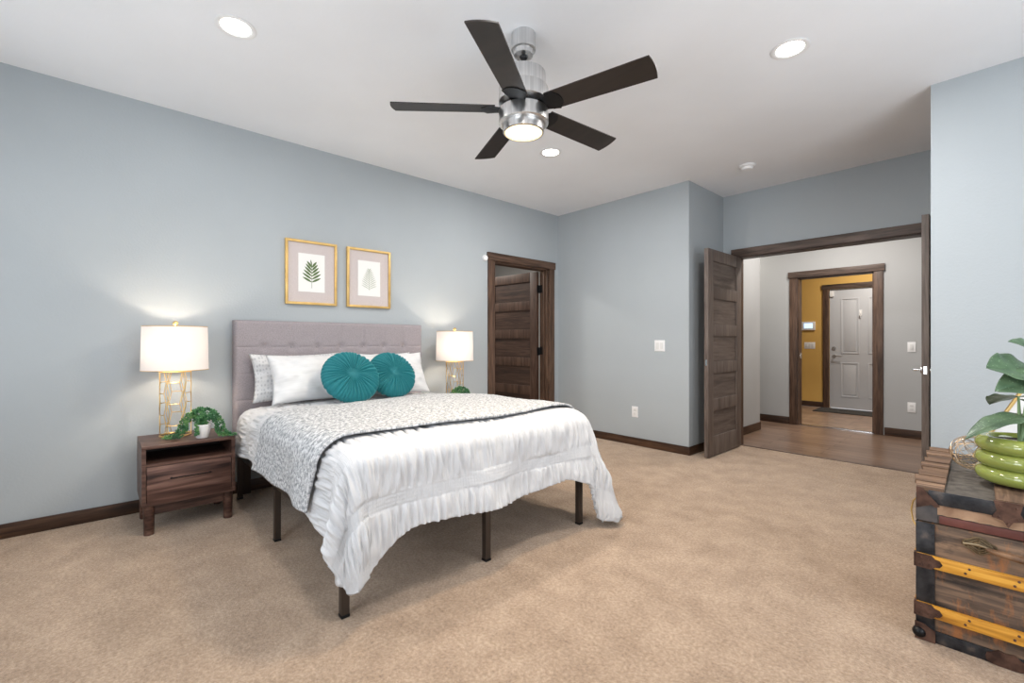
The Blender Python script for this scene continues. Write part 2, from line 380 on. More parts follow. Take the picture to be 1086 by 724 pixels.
# ---------------------------------------------------------------- ceiling lights
cans = [(1.246, -3.838, 'recessed ceiling light over the bed side, nearest the left wall', 8), (3.093, -1.55, 'recessed ceiling light toward the entry, right of the fan', 22),
        (1.275, -1.515, 'recessed ceiling light seen just under the fan, smallest of the three', 18)]
for x, y, lb, p in cans:
    t = thing('recessed_light', lb, 'ceiling light', (x, y, 2.74), 0, 'round white downlights in the ceiling')
    MB().lathe([(.092, -.0005), (.094, -.004), (.088, -.007), (.070, -.004), (.066, -.0005)], 40).build('trim_ring', M_white, t)
    MB().lathe([(0, -.0015), (.067, -.0015), (.067, -.003), (0, -.003)], 40).build('lens', M_can, t)
    l = area('downlight', (0, 0, -.012), (.12, .12), p, (1, .97, .94), (0, 0, -1), t, 'DISK')
for i, (x, y, p, c, lb) in enumerate(((3.093, -3.838, 12, (1, .95, .90), 'near'), (2.6, 1.7, 30, (1, .94, .88), 'hall'), (.9, 2.35, 12, (1, .94, .85), 'hall left'), (2.6, 4.0, 27, (1, .93, .84), 'foyer'))):
    area('unseen_fill_light', (x, y, 2.72), (.35, .35), p, c, (0, 0, -1), None, 'DISK')  # unseen lamps: near one completes the grid, others added to light hall and foyer
area('unseen_closet_light', (-1.5, -.9, 2.72), (.3, .3), 45, (1, .95, .88), (0, 0, -1), None, 'DISK')  # unseen lamp added to brighten the closet and its open door

# ---------------------------------------------------------------- ceiling fan
M_blade = noisy('espresso_blade', [(.3, (.010, .007, .006)), (.7, (.022, .015, .012))], 2, .45, stretch=(1, 9, 9), bmp=.05)
fan = thing('ceiling_fan', 'brushed nickel ceiling fan with five dark blades and a lit round lamp', 'ceiling fan', (2.1925, -2.711, 2.74))
MB().lathe([(0, 0), (.062, 0), (.064, -.004), (.064, -.085), (.052, -.088), (.050, -.112), (.020, -.118), (0, -.118)], 40).build('canopy', M_steel, fan)
b = MB(); b.cyl((0, 0, -.10), (0, 0, -.24), .0125, 16).ball((0, 0, -.115), .022, 16, 8); b.build('downrod', M_black, fan)
MB().lathe([(0, -.205), (.112, -.205), (.115, -.209), (.115, -.285), (.128, -.287), (.130, -.291), (.130, -.360), (.10, -.378), (0, -.378)], 48).build('motor_housing', M_steel, fan)
MB().lathe([(0, -.376), (.105, -.376), (.105, -.402), (0, -.402)], 40).build('flywheel', M_black, fan)
MB().lathe([(0, -.400), (.128, -.400), (.130, -.404), (.130, -.468), (.126, -.471), (.108, -.471), (0, -.471)], 48).build('lower_housing', M_steel, fan)
MB().lathe([(.106, -.470), (.107, -.474), (.107, -.514), (.104, -.517), (.098, -.517), (.098, -.472)], 48).build('light_ring', M_steel, fan)
MB().lathe([(0, -.478), (.0975, -.478), (.0975, -.506), (.08, -.514), (.04, -.519), (0, -.520)], 40).build('lamp_glass', M_bulb, fan)
lo = area('fan_light', (0, 0, -.525), (.18, .18), 16, (1, .80, .55), (0, 0, -1), fan, 'DISK')
BL = .69
for k in range(5):
    a = math.radians(-129.5+72*k); R_ = Matrix.Rotation(a, 4, 'Z') @ Matrix.Translation((0, 0, -.392)) @ Matrix.Rotation(math.radians(-12), 4, 'X')
    b = MB(); out = []
    n = 10
    w0, w1 = .060, .070
    for i in range(n+1):                       # outline, slightly widening, arced tip
        x = .15+(BL-.165)*i/n; out.append((x, -(w0+(w1-w0)*i/n)))
    for i in range(1, 8): q = -1+2*i/8; out.append((BL-.015+.010*(1-q*q), w1*q))
    for i in range(n, -1, -1):
        x = .15+(BL-.165)*i/n; out.append((x, (w0+(w1-w0)*i/n)))
    b.prism(out, -.003, .003, 'z')
    bmesh.ops.transform(b.b, matrix=R_, verts=b.b.verts)
    b.build('blade', M_blade, fan)
    b = MB(); out = [(.09, -.035), (.15, -.05), (.19, -.064), (.218, -.03), (.224, 0), (.218, .03), (.19, .064), (.15, .05), (.09, .035)]
    b.prism(out, -.0075, -.0031, 'z')
    bmesh.ops.transform(b.b, matrix=R_, verts=b.b.verts)
    b.build('blade_bracket', M_black, fan)

# ---------------------------------------------------------------- bed
BC = -2.84
M_leg = mat('dark_brown_metal', (.055, .040, .031), .45, .4)
bed = thing('bed', 'queen bed with tufted grey-mauve upholstered headboard and dark metal legs', 'bed', (0, BC, 0))
M_head = mat('mauve_grey_linen', (.33, .295, .305), .9, 0, .2)
v = coords(M_head, (1, 1, 1))
wv = N(M_head, 'ShaderNodeTexNoise', Scale=260.0, Detail=3.0); L(M_head, v, wv.inputs['Vector'])
L(M_head, ramp(M_head, wv.outputs[0], [(.3, (.245, .218, .232)), (.7, (.38, .345, .362))]), P_(M_head).inputs['Base Color'])
L(M_head, bump(M_head, wv.outputs[0], .4, .002), P_(M_head).inputs['Normal'])
def headboard():
    b = bmesh.new(); W, Z0, Z1 = .782, .30, 1.293
    ny, nz = 196, 124; V = {}
    ys = [-.583+.1943*i for i in range(7)]; zs = [1.093, .895, .70]
    for i in range(ny+1):
        for j in range(nz+1):
            y = -W+2*W*i/ny; z = Z0+(Z1-Z0)*j/nz; x = .105
            e = min(W-abs(y), Z1-z); r = .022
            if e < r: x -= r-math.sqrt(max(0, r*r-(r-e)**2))
            d = 0
            for yy in ys:
                if abs(y-yy) < .012: d = max(d, .0035*(1-abs(y-yy)/.012))
                for zz in zs:
                    q = math.hypot(y-yy, z-zz)
                    if q < .06: d = max(d, .022*(1-q/.06)**2.0)
            for zz in zs:
                if abs(z-zz) < .010: d = max(d, .0045*(1-abs(z-zz)/.010))
            V[i, j] = b.verts.new((x-d, y, z))
    for i in range(ny):
        for j in range(nz): b.faces.new((V[i, j], V[i+1, j], V[i+1, j+1], V[i, j+1]))
    # sides and back
    bk = {}
    edge = [(i, 0) for i in range(ny+1)]+[(ny, j) for j in range(1, nz+1)]+[(i, nz) for i in range(ny-1, -1, -1)]+[(0, j) for j in range(nz-1, 0, -1)]
    B = [b.verts.new((.02, V[e].co.y, V[e].co.z)) for e in edge]
    n = len(edge)
    for k in range(n):
        b.faces.new((V[edge[k]], B[k], B[(k+1) % n], V[edge[(k+1) % n]]))
    b.faces.new(B[::-1])
    m = MB(); m.b.free(); m.b = b; return m.build('headboard', M_head, bed)
hb = headboard()
for i in range(7):
    MB().ball((.087, -.583+.1943*i, 1.093), .010, 12, 8, (.5, 1, 1)).build('tufting_button', M_head, hb)
for s in (-1, 1): MB().box(.03, .075, s*.70-.03, s*.70+.03, 0, .31, .003).build('headboard_leg', M_leg, bed)
b = MB()
b.box(.13, 2.10, -.770, -.750, .30, .345, .003).box(.13, 2.10, .735, .755, .30, .345, .003).box(2.08, 2.10, -.735, .735, .30, .345, .003).box(.13, .15, -.735, .735, .30, .345, .003).box(.15, 2.08, -.015, .015, .30, .345, .003)
b.build('side_rails', M_leg, bed)
b = MB()
for i in range(12): x = .24+i*.155; b.box(x-.02, x+.02, -.735, .735, .335, .349, .002)
b.build('slats', M_leg, bed)
for x, y in ((.16, -.76), (.16, .76), (1.09, -.762), (1.09, .755), (2.055, -.765), (2.075, -.025), (2.095, .70)):
    b = MB(); b.box(x-.017, x+.017, y-.017, y+.017, .012, .30, .004)
    l = b.build('leg', M_leg, bed)
    MB().box(x-.018, x+.018, y-.018, y+.018, 0, .012, .002).build('foot_cap', M_black, l)

M_sheet = mat('white_cotton', (.66, .66, .68), .85, 0, .2)
mt = MB().box(.13, 2.09, BC-.75, BC+.75, .350, .622, .05, seg=4).build('mattress', M_sheet); tag(mt, 'white mattress lying on the bed frame under the comforter', 'mattress')

RA = .10; HW = .81; AX = 2.145; ZT = .695; RHO = RA*PI/2
def ss(x, a, b): t = max(0, min(1, (x-a)/(b-a))); return t*t*(3-2*t)
def sgn(v_): return 1 if v_ >= 0 else -1
def drape(a, b, lift=0.0, fold=1.0):
    """flat cloth coordinates -> position hanging over the mattress"""
    yb = b-BC; s = sgn(yb); oy = abs(yb)-(HW-RA); ox = a-(AX-RA)
    ox_, oy_ = max(0, ox), max(0, oy)
    rho = math.hypot(ox_, oy_)
    px = min(a, AX-RA); py = s*min(abs(yb), HW-RA)
    hd = min(1, max(0, (a-.2)/.5))
    puff = .022*(1-(py/.75)**4)*(1-(max(0, px-1.2)/.95)**4)-.035*(1-ss(a, .4, 1.3))
    if rho <= 0: return Vector((px, BC+py, ZT+puff+lift)), 0, 0
    phi = math.atan2(oy_, ox_)
    dx, dy = math.cos(phi), s*math.sin(phi)
    c2 = math.sin(2*phi)
    if c2 > 0:
        rm = .62 if s < 0 else .73
        if rho > rm-.10: rho = rho+(min(rho, rm-.10+.10*(1-math.exp(-(rho-rm+.10)/.10)))-rho)*min(1, c2*3)
    if rho < RHO:
        out = (RA+lift)*math.sin(rho/RA); dz = (RA+lift)*(1-math.cos(rho/RA))
    else:
        t = rho-RHO
        f = .10+(.06 if s < 0 else .30)*c2**2
        kf = phi/(PI/2); kf = kf*kf*(3-2*kf); m_ = min(1, c2*1.5)
        wf = .020*math.sin(b*8.3+1.0)+.010*math.sin(b*17+.4); ws = .022*math.sin(a*7.1+.6)+.010*math.sin(a*15)
        wave = (wf*(1-kf)+ws*kf)*(1-m_)+(.035*math.sin(7*phi-.6) if s < 0 else .05*math.sin(5*phi+.3))*m_
        ft = min(1, t/.25)
        out = RA+lift+f*t+wave*ft*fold; dz = RA+lift+t*math.sqrt(1-f*f)
    z = ZT+puff+lift-dz
    if z < .012: out += (.012-z)*.9; z = .012+(z-.012)*.0
    return Vector((px+dx*out, BC+py+dy*out, z)), phi, rho
def cloth_obj(name, label, cat, amin, amax, bmin, bmax, nu, nv, m, thick, lift, disp):
    b = bmesh.new(); uvl = b.loops.layers.uv.new('flat'); V = {}; F = {}
    P0 = {}; K = {}
    for i in range(nu+1):
        u = i/nu
        for j in range(nv+1):
            vv = j/nv
            b0 = BC+(vv-.5)*2.2
            a = amin(b0)+(amax(b0)-amin(b0))*u
            bb = bmin(a)+(bmax(a)-bmin(a))*vv
            p_, ph_, rh_ = drape(a, bb, lift); P0[i, j] = p_; F[i, j] = (a, bb)
            K[i, j] = 1-.75*min(1, math.sin(2*ph_)*1.3)*ss(rh_, .42, .62)
    for i in range(nu+1):
        for j in range(nv+1):
            du = P0[min(i+1, nu), j]-P0[max(i-1, 0), j]; dv = P0[i, min(j+1, nv)]-P0[i, max(j-1, 0)]
            n = du.cross(dv); n = n.normalized() if n.length > 1e-9 else Vector((0, 0, 1))
            V[i, j] = b.verts.new(P0[i, j]+n*disp(*F[i, j])*K[i, j])
    for i in range(nu):
        for j in range(nv):
            f = b.faces.new((V[i, j], V[i+1, j], V[i+1, j+1], V[i, j+1]))
            for lp, k in zip(f.loops, ((i, j), (i+1, j), (i+1, j+1), (i, j+1))): lp[uvl].uv = F[k]
    me = bpy.data.meshes.new(name); b.to_mesh(me); b.free(); me.materials.append(m)
    for p in me.polygons: p.use_smooth = True
    o = bpy.data.objects.new(name, me); C.objects.link(o)
    md = o.modifiers.new('s', 'SOLIDIFY'); md.thickness = thick; md.offset = -1; md.use_rim = True
    return tag(o, label, cat)
def ss(x, a, b): t = max(0, min(1, (x-a)/(b-a))); return t*t*(3-2*t)
# comforter
M_comf = mat('white_ruched_cotton', (.57, .575, .59), .85, 0, .2)
P_(M_comf).inputs['Sheen Weight'].default_value = .15
PER = .245
def band(a): q = ((a-.10) % PER)/PER; return 1 if q < .27 else 0     # flat pleated bands between ruched stripes
def comf_disp(a, b):
    q = ((a-.10) % PER)/PER
    if q < .27: return -.001+.0028*math.sin(q/.27*4*2*PI)
    k = math.sin((q-.27)/.73*PI)**.6
    wr = noise.noise(Vector((a*6, b*50, 0)))*.020+noise.noise(Vector((a*12, b*95, 5)))*.008
    big = noise.noise(Vector((a*2.2, b*2.6, 3)))*.016
    lim = .012+.016*ss(a, 2.06, 2.16)
    return min(lim, max(-.008, k*(wr+.006)+big*.8))
def c_amax(b):
    t = (b-BC)/1.1
    return AX-RA+RHO+.285+.14*ss(-t, .42, .72)+.05*ss(t, .35, .52)+.30*ss(t, .50, .68)+.015*math.sin(b*6)
def c_bmin(a): return BC-(HW-RA+RHO+.185+.10*ss(a, 1.7, 2.15)+.012*math.sin(a*5))
def c_bmax(a): return BC+(HW-RA+RHO+.20+.20*ss(a, 1.6, 2.2))
comf = cloth_obj('comforter', 'white ruched comforter draped over the bed, corner hanging near the floor', 'comforter', lambda b: .34, c_amax, c_bmin, c_bmax, 290, 460, M_comf, .024, 0, comf_disp)
uvn = N(M_comf, 'ShaderNodeUVMap'); uvn.uv_map = 'flat'
mp = N(M_comf, 'ShaderNodeMapping'); mp.inputs['Scale'].default_value = (6, 75, 1); L(M_comf, uvn.outputs[0], mp.inputs[0])
n1 = N(M_comf, 'ShaderNodeTexNoise', Scale=1.0, Detail=4.0, Distortion=.3); L(M_comf, mp.outputs[0], n1.inputs['Vector'])
L(M_comf, bump(M_comf, n1.outputs[0], .9, .008), P_(M_comf).inputs['Normal'])
# throw quilt
M_throw = mat('grey_flecked_quilt', (.7, .7, .7), .9, 0, .2)
uvn = N(M_throw, 'ShaderNodeUVMap'); uvn.uv_map = 'flat'
n1 = N(M_throw, 'ShaderNodeTexNoise', Scale=62.0, Detail=4.0, Roughness=.7, Distortion=.6); L(M_throw, uvn.outputs[0], n1.inputs['Vector'])
L(M_throw, ramp(M_throw, n1.outputs[0], [(.42, (.25, .262, .275)), (.52, (.49, .50, .515)), (.60, (.64, .645, .655))]), P_(M_throw).inputs['Base Color'])
L(M_throw, bump(M_throw, n1.outputs[0], .6, .006), P_(M_throw).inputs['Normal'])
def th_disp(a, b): return max(-.001, noise.noise(Vector((a*2.2, b*2.6, 3)))*.016+.004)+noise.noise(Vector((a*30, b*30, 9)))*.0025
throw = cloth_obj('throw_quilt', 'grey and white flecked quilt spread across the lower half of the bed', 'quilt',
                  lambda b: .99+.05*math.sin(b*3), lambda b: 2.00+.03*math.sin(b*4)-.10*ss(-(b-BC), .75, 1.1), lambda a: BC-(HW-RA+RHO+.19+.012*math.sin(a*5)), lambda a: BC+(HW-RA+RHO+.12), 130, 260, M_throw, .010, .028, th_disp)

# pillows
def pillow(name, label, cat, w_, h, t, c, lean, m, yaw=0, sag=.0, seed=0, rim=0, group=None, roll=0):
    b = bmesh.new(); n = 44; k = 30; uvl = b.loops.layers.uv.new('flat')
    def surf(side):
        V = {}
        for i in range(n+1):
            for j in range(k+1):
                u = -1+2*i/n; v_ = -1+2*j/k
                f = max(0, (1-abs(u)**2.6))**.62*max(0, (1-abs(v_)**2.6))**.62
                pin_u = 1-.085*(1-v_*v_)**1.0*abs(u)**3; pin_v = 1-.10*(1-u*u)*abs(v_)**3
                wr = noise.noise(Vector((u*2.3+seed, v_*2.3, seed*.7+side)))*.026+noise.noise(Vector((u*5+seed, v_*9, side)))*.012
                wr *= min(1, f*2.5)
                y = u*w_/2*pin_u; z = v_*h/2*pin_v - sag*(1-u*u)*(v_+1)*.5*h
                V[i, j] = (side*(f*t/2+wr*(1 if f > 0 else 0)), y, z)
        return V
    rings = []
    for side in (1, -1):
        Vp = surf(side); V = {}
        for key, p in Vp.items():
            i, j = key
            if side == -1 and (i in (0, n) or j in (0, k)): V[key] = rings[0][key]; continue
            V[key] = b.verts.new(p)
        rings.append(V)
        for i in range(n):
            for j in range(k):
                q = [(i, j), (i+1, j), (i+1, j+1), (i, j+1)]
                if side == -1: q = q[::-1]
                try: f = b.faces.new([V[x] for x in q])
                except ValueError: continue
                for lp, x in zip(f.loops, q): lp[uvl].uv = (x[0]/n*w_, x[1]/k*h)
    me = bpy.data.meshes.new(name); 
    bmesh.ops.recalc_face_normals(b, faces=b.faces)
    b.to_mesh(me); b.free(); me.materials.append(m)
    for p in me.polygons: p.use_smooth = True
    o = bpy.data.objects.new(name, me); C.objects.link(o)
    o.matrix_world = Matrix.Translation(c) @ Matrix.Rotation(yaw, 4, 'Z') @ Matrix.Rotation(-lean, 4, 'Y') @ Matrix.Rotation(roll, 4, 'X')
    return tag(o, label, cat, group)
M_pil = noisy('white_striped_cotton', [(.3, (.62, .625, .635)), (.7, (.67, .675, .685))], 3, .85, stretch=(1, 1, 30), bmp=.25, bdist=.004, spec=.2)
M_sham = mat('grey_printed_cotton', (.8, .8, .8), .85, 0, .2)
uvn = N(M_sham, 'ShaderNodeUVMap'); uvn.uv_map = 'flat'
mp = N(M_sham, 'ShaderNodeMapping'); mp.inputs['Scale'].default_value = (44, 34, 1); L(M_sham, uvn.outputs[0], mp.inputs[0])
vo = N(M_sham, 'ShaderNodeTexVoronoi', Scale=1.0, Randomness=.35); L(M_sham, mp.outputs[0], vo.inputs['Vector'])
L(M_sham, ramp(M_sham, vo.outputs[0], [(.22, (.46, .47, .49)), (.40, (.64, .645, .655))]), P_(M_sham).inputs['Base Color'])
pillow('pillow', 'grey-patterned pillow propped on the headboard behind the left white pillow', 'pillow', .66, .37, .13, (.215, -3.215, .868), .30, M_sham, seed=1)
pillow('pillow', 'grey-patterned pillow propped on the headboard behind the right white pillow', 'pillow', .62, .36, .13, (.205, -2.53, .865), .30, M_sham, seed=4)
pillow('pillow', 'plain white pillow on the left half of the bed, left of the teal cushions', 'pillow', .64, .38, .15, (.425, -3.160, .868), .45, M_pil, seed=8)
pillow('pillow', 'plain white pillow on the right half of the bed behind the teal cushions', 'pillow', .62, .38, .15, (.405, -2.52, .868), .45, M_pil, seed=13)
# round cushions
M_teal = mat('teal_velvet', (.010, .15, .175), .6, 0, .3)
P_(M_teal).inputs['Sheen Weight'].default_value = .35; P_(M_teal).inputs['Sheen Tint'].default_value = (.25, .75, .75, 1); P_(M_teal).inputs['Sheen Roughness'].default_value = .35
def cushion(label, c, lean, yaw, R_, seed):
    t = thing('round_cushion', label, 'cushion', c, 0, 'round teal velvet cushions on the bed')
    t.matrix_world = Matrix.Translation(c) @ Matrix.Rotation(yaw, 4, 'Z') @ Matrix.Rotation(-lean, 4, 'Y')
    b = bmesh.new(); n = 220; rings = []
    prof = []
    for i in range(25):                       # from front centre round the rim to the back centre
        th = -PI/2+PI*i/24
        r = R_*(1-(1-math.cos(th))**1.6); x = .062*math.sin(-th)*1.0
        if i < 24: pass
        prof.append((math.cos(th)**.62*R_ if 0 < i < 24 else 0, math.sin(-th)*.068))
    for i, (r, x) in enumerate(prof):
        q = r/R_
        if r < 1e-4: rings.append([b.verts.new((x*.72, 0, 0))]); continue
        x *= 1-.42*max(0, 1-q/.42)**1.3
        ring = []
        for k in range(n):
            a = 2*PI*k/n
            w1 = abs(math.sin(a*20+1.1*math.sin(a*4+seed)+.8*math.sin(a*7+q*1.5+seed)))
            fold = .021*(w1**.8-.55)*min(1, q*3)*(1-.45*q**6)
            fold += .003*noise.noise(Vector((math.cos(a)*9, math.sin(a)*9, seed+q)))
            s = 1 if x > 0 else -1
            rr = r+fold*.14*q
            ring.append(b.verts.new((x+s*fold*(1 if abs(x) > .01 else abs(x)/.01), rr*math.cos(a), rr*math.sin(a))))
        rings.append(ring)
    for A, B in zip(rings, rings[1:]):
        for k in range(n):
            k2 = (k+1) % n
            if len(A) == 1: b.faces.new((A[0], B[k], B[k2]))
            elif len(B) == 1: b.faces.new((A[k], B[0], A[k2]))
            else: b.faces.new((A[k], B[k], B[k2], A[k2]))
    m = MB(); m.b.free(); m.b = b; m.build('pleated_cover', M_teal, t, 180)
    MB().ball((.046, 0, 0), .020, 18, 10, (.5, 1, 1)).build('center_button', M_teal, t)
cushion('round pleated teal velvet cushion standing in front, left of its pair', (.705, -3.010, .878), .58, -.05, .205, 1)
cushion('round pleated teal velvet cushion half behind the other, right of its pair', (.595, -2.630, .872), .55, .0, .195, 4)

# ---------------------------------------------------------------- nightstands
M_ns = wood('walnut_veneer', (.030, .014, .010), (.085, .042, .031), (.155, .088, .066), 'y', .9, .42)
M_nsd = wood('walnut_drawer', (.022, .010, .008), (.095, .046, .035), (.22, .125, .098), 'y', .55, .42)
M_nsd.node_tree.nodes['Noise Texture'].inputs['Distortion'].default_value = 2.6
_ = ('y', .55, .42)
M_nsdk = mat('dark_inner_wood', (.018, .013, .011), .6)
ns = thing('nightstand', 'walnut nightstand with one drawer and open shelf, left of the bed', 'nightstand', (.325, -3.937, 0), 0, 'walnut nightstands beside the bed')
x0, x1, y0, y1, z0, z1, th = -.205, .205, -.235, .235, .172, .525, .020
b = MB(); b.box(x0, x1, y0, y1, z1-th, z1, .002).box(x0, x1, y0, y0+th, z0, z1-th).box(x0, x1, y1-th, y1, z0, z1-th).box(x0, x1, y0+th, y1-th, z0, z0+th).box(x0, x1-.004, y0+th, y1-th, .402, .418)
b.build('body', M_ns, ns)
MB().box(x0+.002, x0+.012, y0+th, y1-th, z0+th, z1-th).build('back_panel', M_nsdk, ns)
dr = MB().box(x1-.020, x1+.001, y0+th+.003, y1-th-.003, z0+.010, .399, .0015).build('drawer', M_nsd, ns)
b = MB(); b.box(x1+.016, x1+.022, -.105, .105, .318, .325, .002).box(x1, x1+.018, -.10, -.092, .318, .325).box(x1, x1+.018, .092, .10, .318, .325)
b.build('handle', M_black, dr)
b = MB(); b.box(x1-.05, x1-.03, y0+.03, y1-.03, .112, z0); b.build('apron', M_ns, ns); MB().box(x0+.03, x0+.05, y0+.03, y1-.03, .112, z0).build('apron', M_ns, ns)
for sx in (x0+.035, x1-.032):
    for sy in (y0+.035, y1-.035):
        MB().tube([(sx, sy, 0), (sx, sy, .004), (sx, sy, z0)], [.024, .025, .028], 20).build('leg', M_ns, ns)
ns2 = copy_tree(ns); ns2.location = (.325, -1.745, 0)
ns2['label'] = 'walnut nightstand on the far side of the bed under the right lamp'

# ---------------------------------------------------------------- table lamps
M_shade = bpy.data.materials.new('white_lamp_shade'); M_shade.use_nodes = True
nt = M_shade.node_tree; nt.nodes.clear()
o_ = nt.nodes.new('ShaderNodeOutputMaterial'); ms = nt.nodes.new('ShaderNodeMixShader'); df = nt.nodes.new('ShaderNodeBsdfDiffuse'); tr = nt.nodes.new('ShaderNodeBsdfTranslucent')
df.inputs[0].default_value = (.72, .70, .69, 1); tr.inputs[0].default_value = (.74, .67, .65, 1); ms.inputs[0].default_value = .10
nz = N(M_shade, 'ShaderNodeTexNoise', Scale=300.0); nt.links.new(nz.outputs[0], bump(M_shade, nz.outputs[0], .1, .001).node.inputs['Height'])
nt.links.new(df.outputs[0], ms.inputs[1]); nt.links.new(tr.outputs[0], ms.inputs[2]); nt.links.new(ms.outputs[0], o_.inputs[0])
lamp = thing('table_lamp', 'gold openwork table lamp with lit white drum shade on the left nightstand', 'lamp', (.255, -3.985, .5255), 0, 'gold openwork table lamps')
b = MB()
R1 = .083; zb, zt = .006, .415; wr = .0035
circ = lambda r, z, n=48: [(r*math.cos(2*PI*k/n), r*math.sin(2*PI*k/n), z) for k in range(n)]
b.tube(circ(R1, zb), .005, 8, closed=True); b.tube(circ(R1, zt), .004, 8, closed=True)
for q in (0, PI/2): b.tube([(R1*math.cos(q), R1*math.sin(q), zt), (-R1*math.cos(q), -R1*math.sin(q), zt)], .003, 6)
nc = 6; seg = 6
wid = lambda k, i: .03 if (i+k) % 2 == 0 else .20
pt = lambda a, z: (R1*math.cos(a), R1*math.sin(a), z)
for k in range(nc):
    a0 = 2*PI*k/nc+.35; a2 = a0+2*PI/nc
    for s in (-1, 1):
        for i in range(seg):
            z_, z2 = zb+(zt-zb)*i/seg, zb+(zt-zb)*(i+1)/seg
            b.tube([pt(a0+s*wid(k, i), z_), pt(a0+s*wid(k, i+1), z2)], .0024, 6)
    for i in range(1, seg):
        if (i+k) % 2: continue
        z_ = zb+(zt-zb)*i/seg; p_, q_ = a0+wid(k, i), a2-wid(k+1, i)
        b.tube([pt(p_+(q_-p_)*j/3, z_) for j in range(4)], .0022, 6)
b.build('openwork_base', M_gold, lamp)
MB().lathe([(0, .412), (.014, .412), (.016, .44), (.010, .45), (.010, .50), (0, .50)], 20).build('neck', M_gold, lamp)
sh = MB(); sh.lathe([(.1795, .426), (.174, .706)], 72)
sh = sh.build('lamp_shade', M_shade, lamp, 180)
MB().tube(circ(.1795, .426, 72), .0022, 6, closed=True).build('bottom_ring', M_goldframe, sh)
b = MB(); b.tube(circ(.174, .706, 72), .0022, 6, closed=True)
for q in (0, 2*PI/3, 4*PI/3): b.tube([(0, 0, .700), (.173*math.cos(q), .173*math.sin(q), .704)], .002, 6)
b.build('shade_wire', M_goldframe, sh)
b = MB(); b.cyl((0, 0, .50), (0, 0, .715), .003, 8); b.ball((0, 0, .728), .016, 16, 10); b.build('finial', M_gold, lamp)
MB().ball((.0, .035, .55), .028, 16, 10, (1, 1, 1.2)).build('bulb', emit('bulb_glass', (1, .82, .58), 6), lamp)
pd = bpy.data.lights.new('bulb_light', 'POINT'); pd.energy = 5.5; pd.color = (1, .84, .66); pd.shadow_soft_size = .035
po = bpy.data.objects.new('bulb_light', pd); C.objects.link(po); po.parent = lamp; po.location = (0, -.03, .57)
lamp2 = copy_tree(lamp); lamp2.location = (.275, -1.80, .5255); lamp2.rotation_euler = (0, 0, .4)
lamp2['label'] = 'gold openwork table lamp with lit white drum shade right of the bed, near the doorway'

# ---------------------------------------------------------------- trailing plants
M_pearl = noisy('succulent_green', [(.3, (.012, .06, .025)), (.5, (.035, .15, .05)), (.72, (.15, .30, .09))], 24, .5)
M_pot = mat('white_ceramic', (.82, .82, .83), .18)
pl = thing('potted_succulent', 'trailing green succulent in a small white pot on the left nightstand', 'plant', (.452, -3.868, .5255), math.radians(60), 'small trailing succulents')
MB().lathe([(0, 0), (.030, 0), (.034, .004), (.044, .05), (.048, .082), (.045, .086), (.041, .080), (.038, .07), (0, .07)], 32).build('pot', M_pot, pl)
MB().lathe([(0, .072), (.040, .070), (.040, .074), (0, .076)], 24).build('soil', mat('soil', (.10, .06, .03), .9), pl)
b = MB()
def strand(pts, n, r):
    pts = [Vector(p) for p in pts]
    dense = []
    for i in range(60):                         # Catmull-like quadratic blending
        t_ = i/59*(len(pts)-1); k = min(int(t_), len(pts)-2); f = t_-k
        p0 = pts[max(k-1, 0)]; p1 = pts[k]; p2 = pts[k+1]; p3 = pts[min(k+2, len(pts)-1)]
        dense.append(.5*((2*p1)+(-p0+p2)*f+(2*p0-5*p1+4*p2-p3)*f*f+(-p0+3*p1-3*p2+p3)*f**3))
    b.tube(dense[::3], .002, 5)
    for i in range(n):
        q = dense[int(i/n*59)]
        for k in range(4):
            a = rnd.uniform(0, 2*PI); d = Vector((rnd.uniform(-1, 1), rnd.uniform(-1, 1), rnd.uniform(-.7, 1))).normalized()
            c = q+d*r*.9
            c.z = max(c.z, .011)
            b.ball(c, .0048, 6, 4, (1, 1, 1.7), d.to_track_quat('Z', 'Y').to_matrix().to_4x4())
strand([(-.005, 0, .075), (-.04, .0, .150), (-.10, -0.012, .125), (-.135, -0.016, .03), (-.165, -0.028, .016), (-.195, -0.040, .012)], 46, .014)
strand([(-.01, 0.01, .075), (-.05, .01, .135), (-.085, -0.024, .10), (-.105, -0.040, .03), (-.14, -0.056, .014)], 36, .014)
strand([(.005, 0, .075), (.05, 0, .160), (.10, .0, .115), (.125, -.005, .045), (.15, .0, .016), (.19, .0, .012)], 46, .014)
strand([(.01, -.01, .075), (.055, -.02, .140), (.085, -.02, .10), (.10, -.02, .04), (.125, -.02, .014)], 36, .014)
strand([(0, 0, .08), (.02, -.01, .150), (-.01, -.04, .12), (-.008, -.058, .06), (-.006, -.060, .03)], 30, .010)
strand([(0, 0, .08), (-.02, 0, .17), (-.06, -.02, .15), (-.075, -.03, .09), (-.08, -.035, .05)], 30, .011)
strand([(0, 0, .08), (0, .01, .165), (.03, .02, .175), (.06, .03, .15), (.07, .04, .10)], 30, .012)
strand([(0, 0, .08), (0, .01, .17), (-.03, .02, .175), (-.05, .035, .15), (-.06, .045, .10)], 30, .012)
b.build('trailing_foliage', M_pearl, pl)
pl2 = copy_tree(pl); pl2.location = (.455, -1.86, .5255); pl2.rotation_euler = (0, 0, .35); pl2['label'] = 'green succulent peeking over the bed edge at the foot of the right lamp'

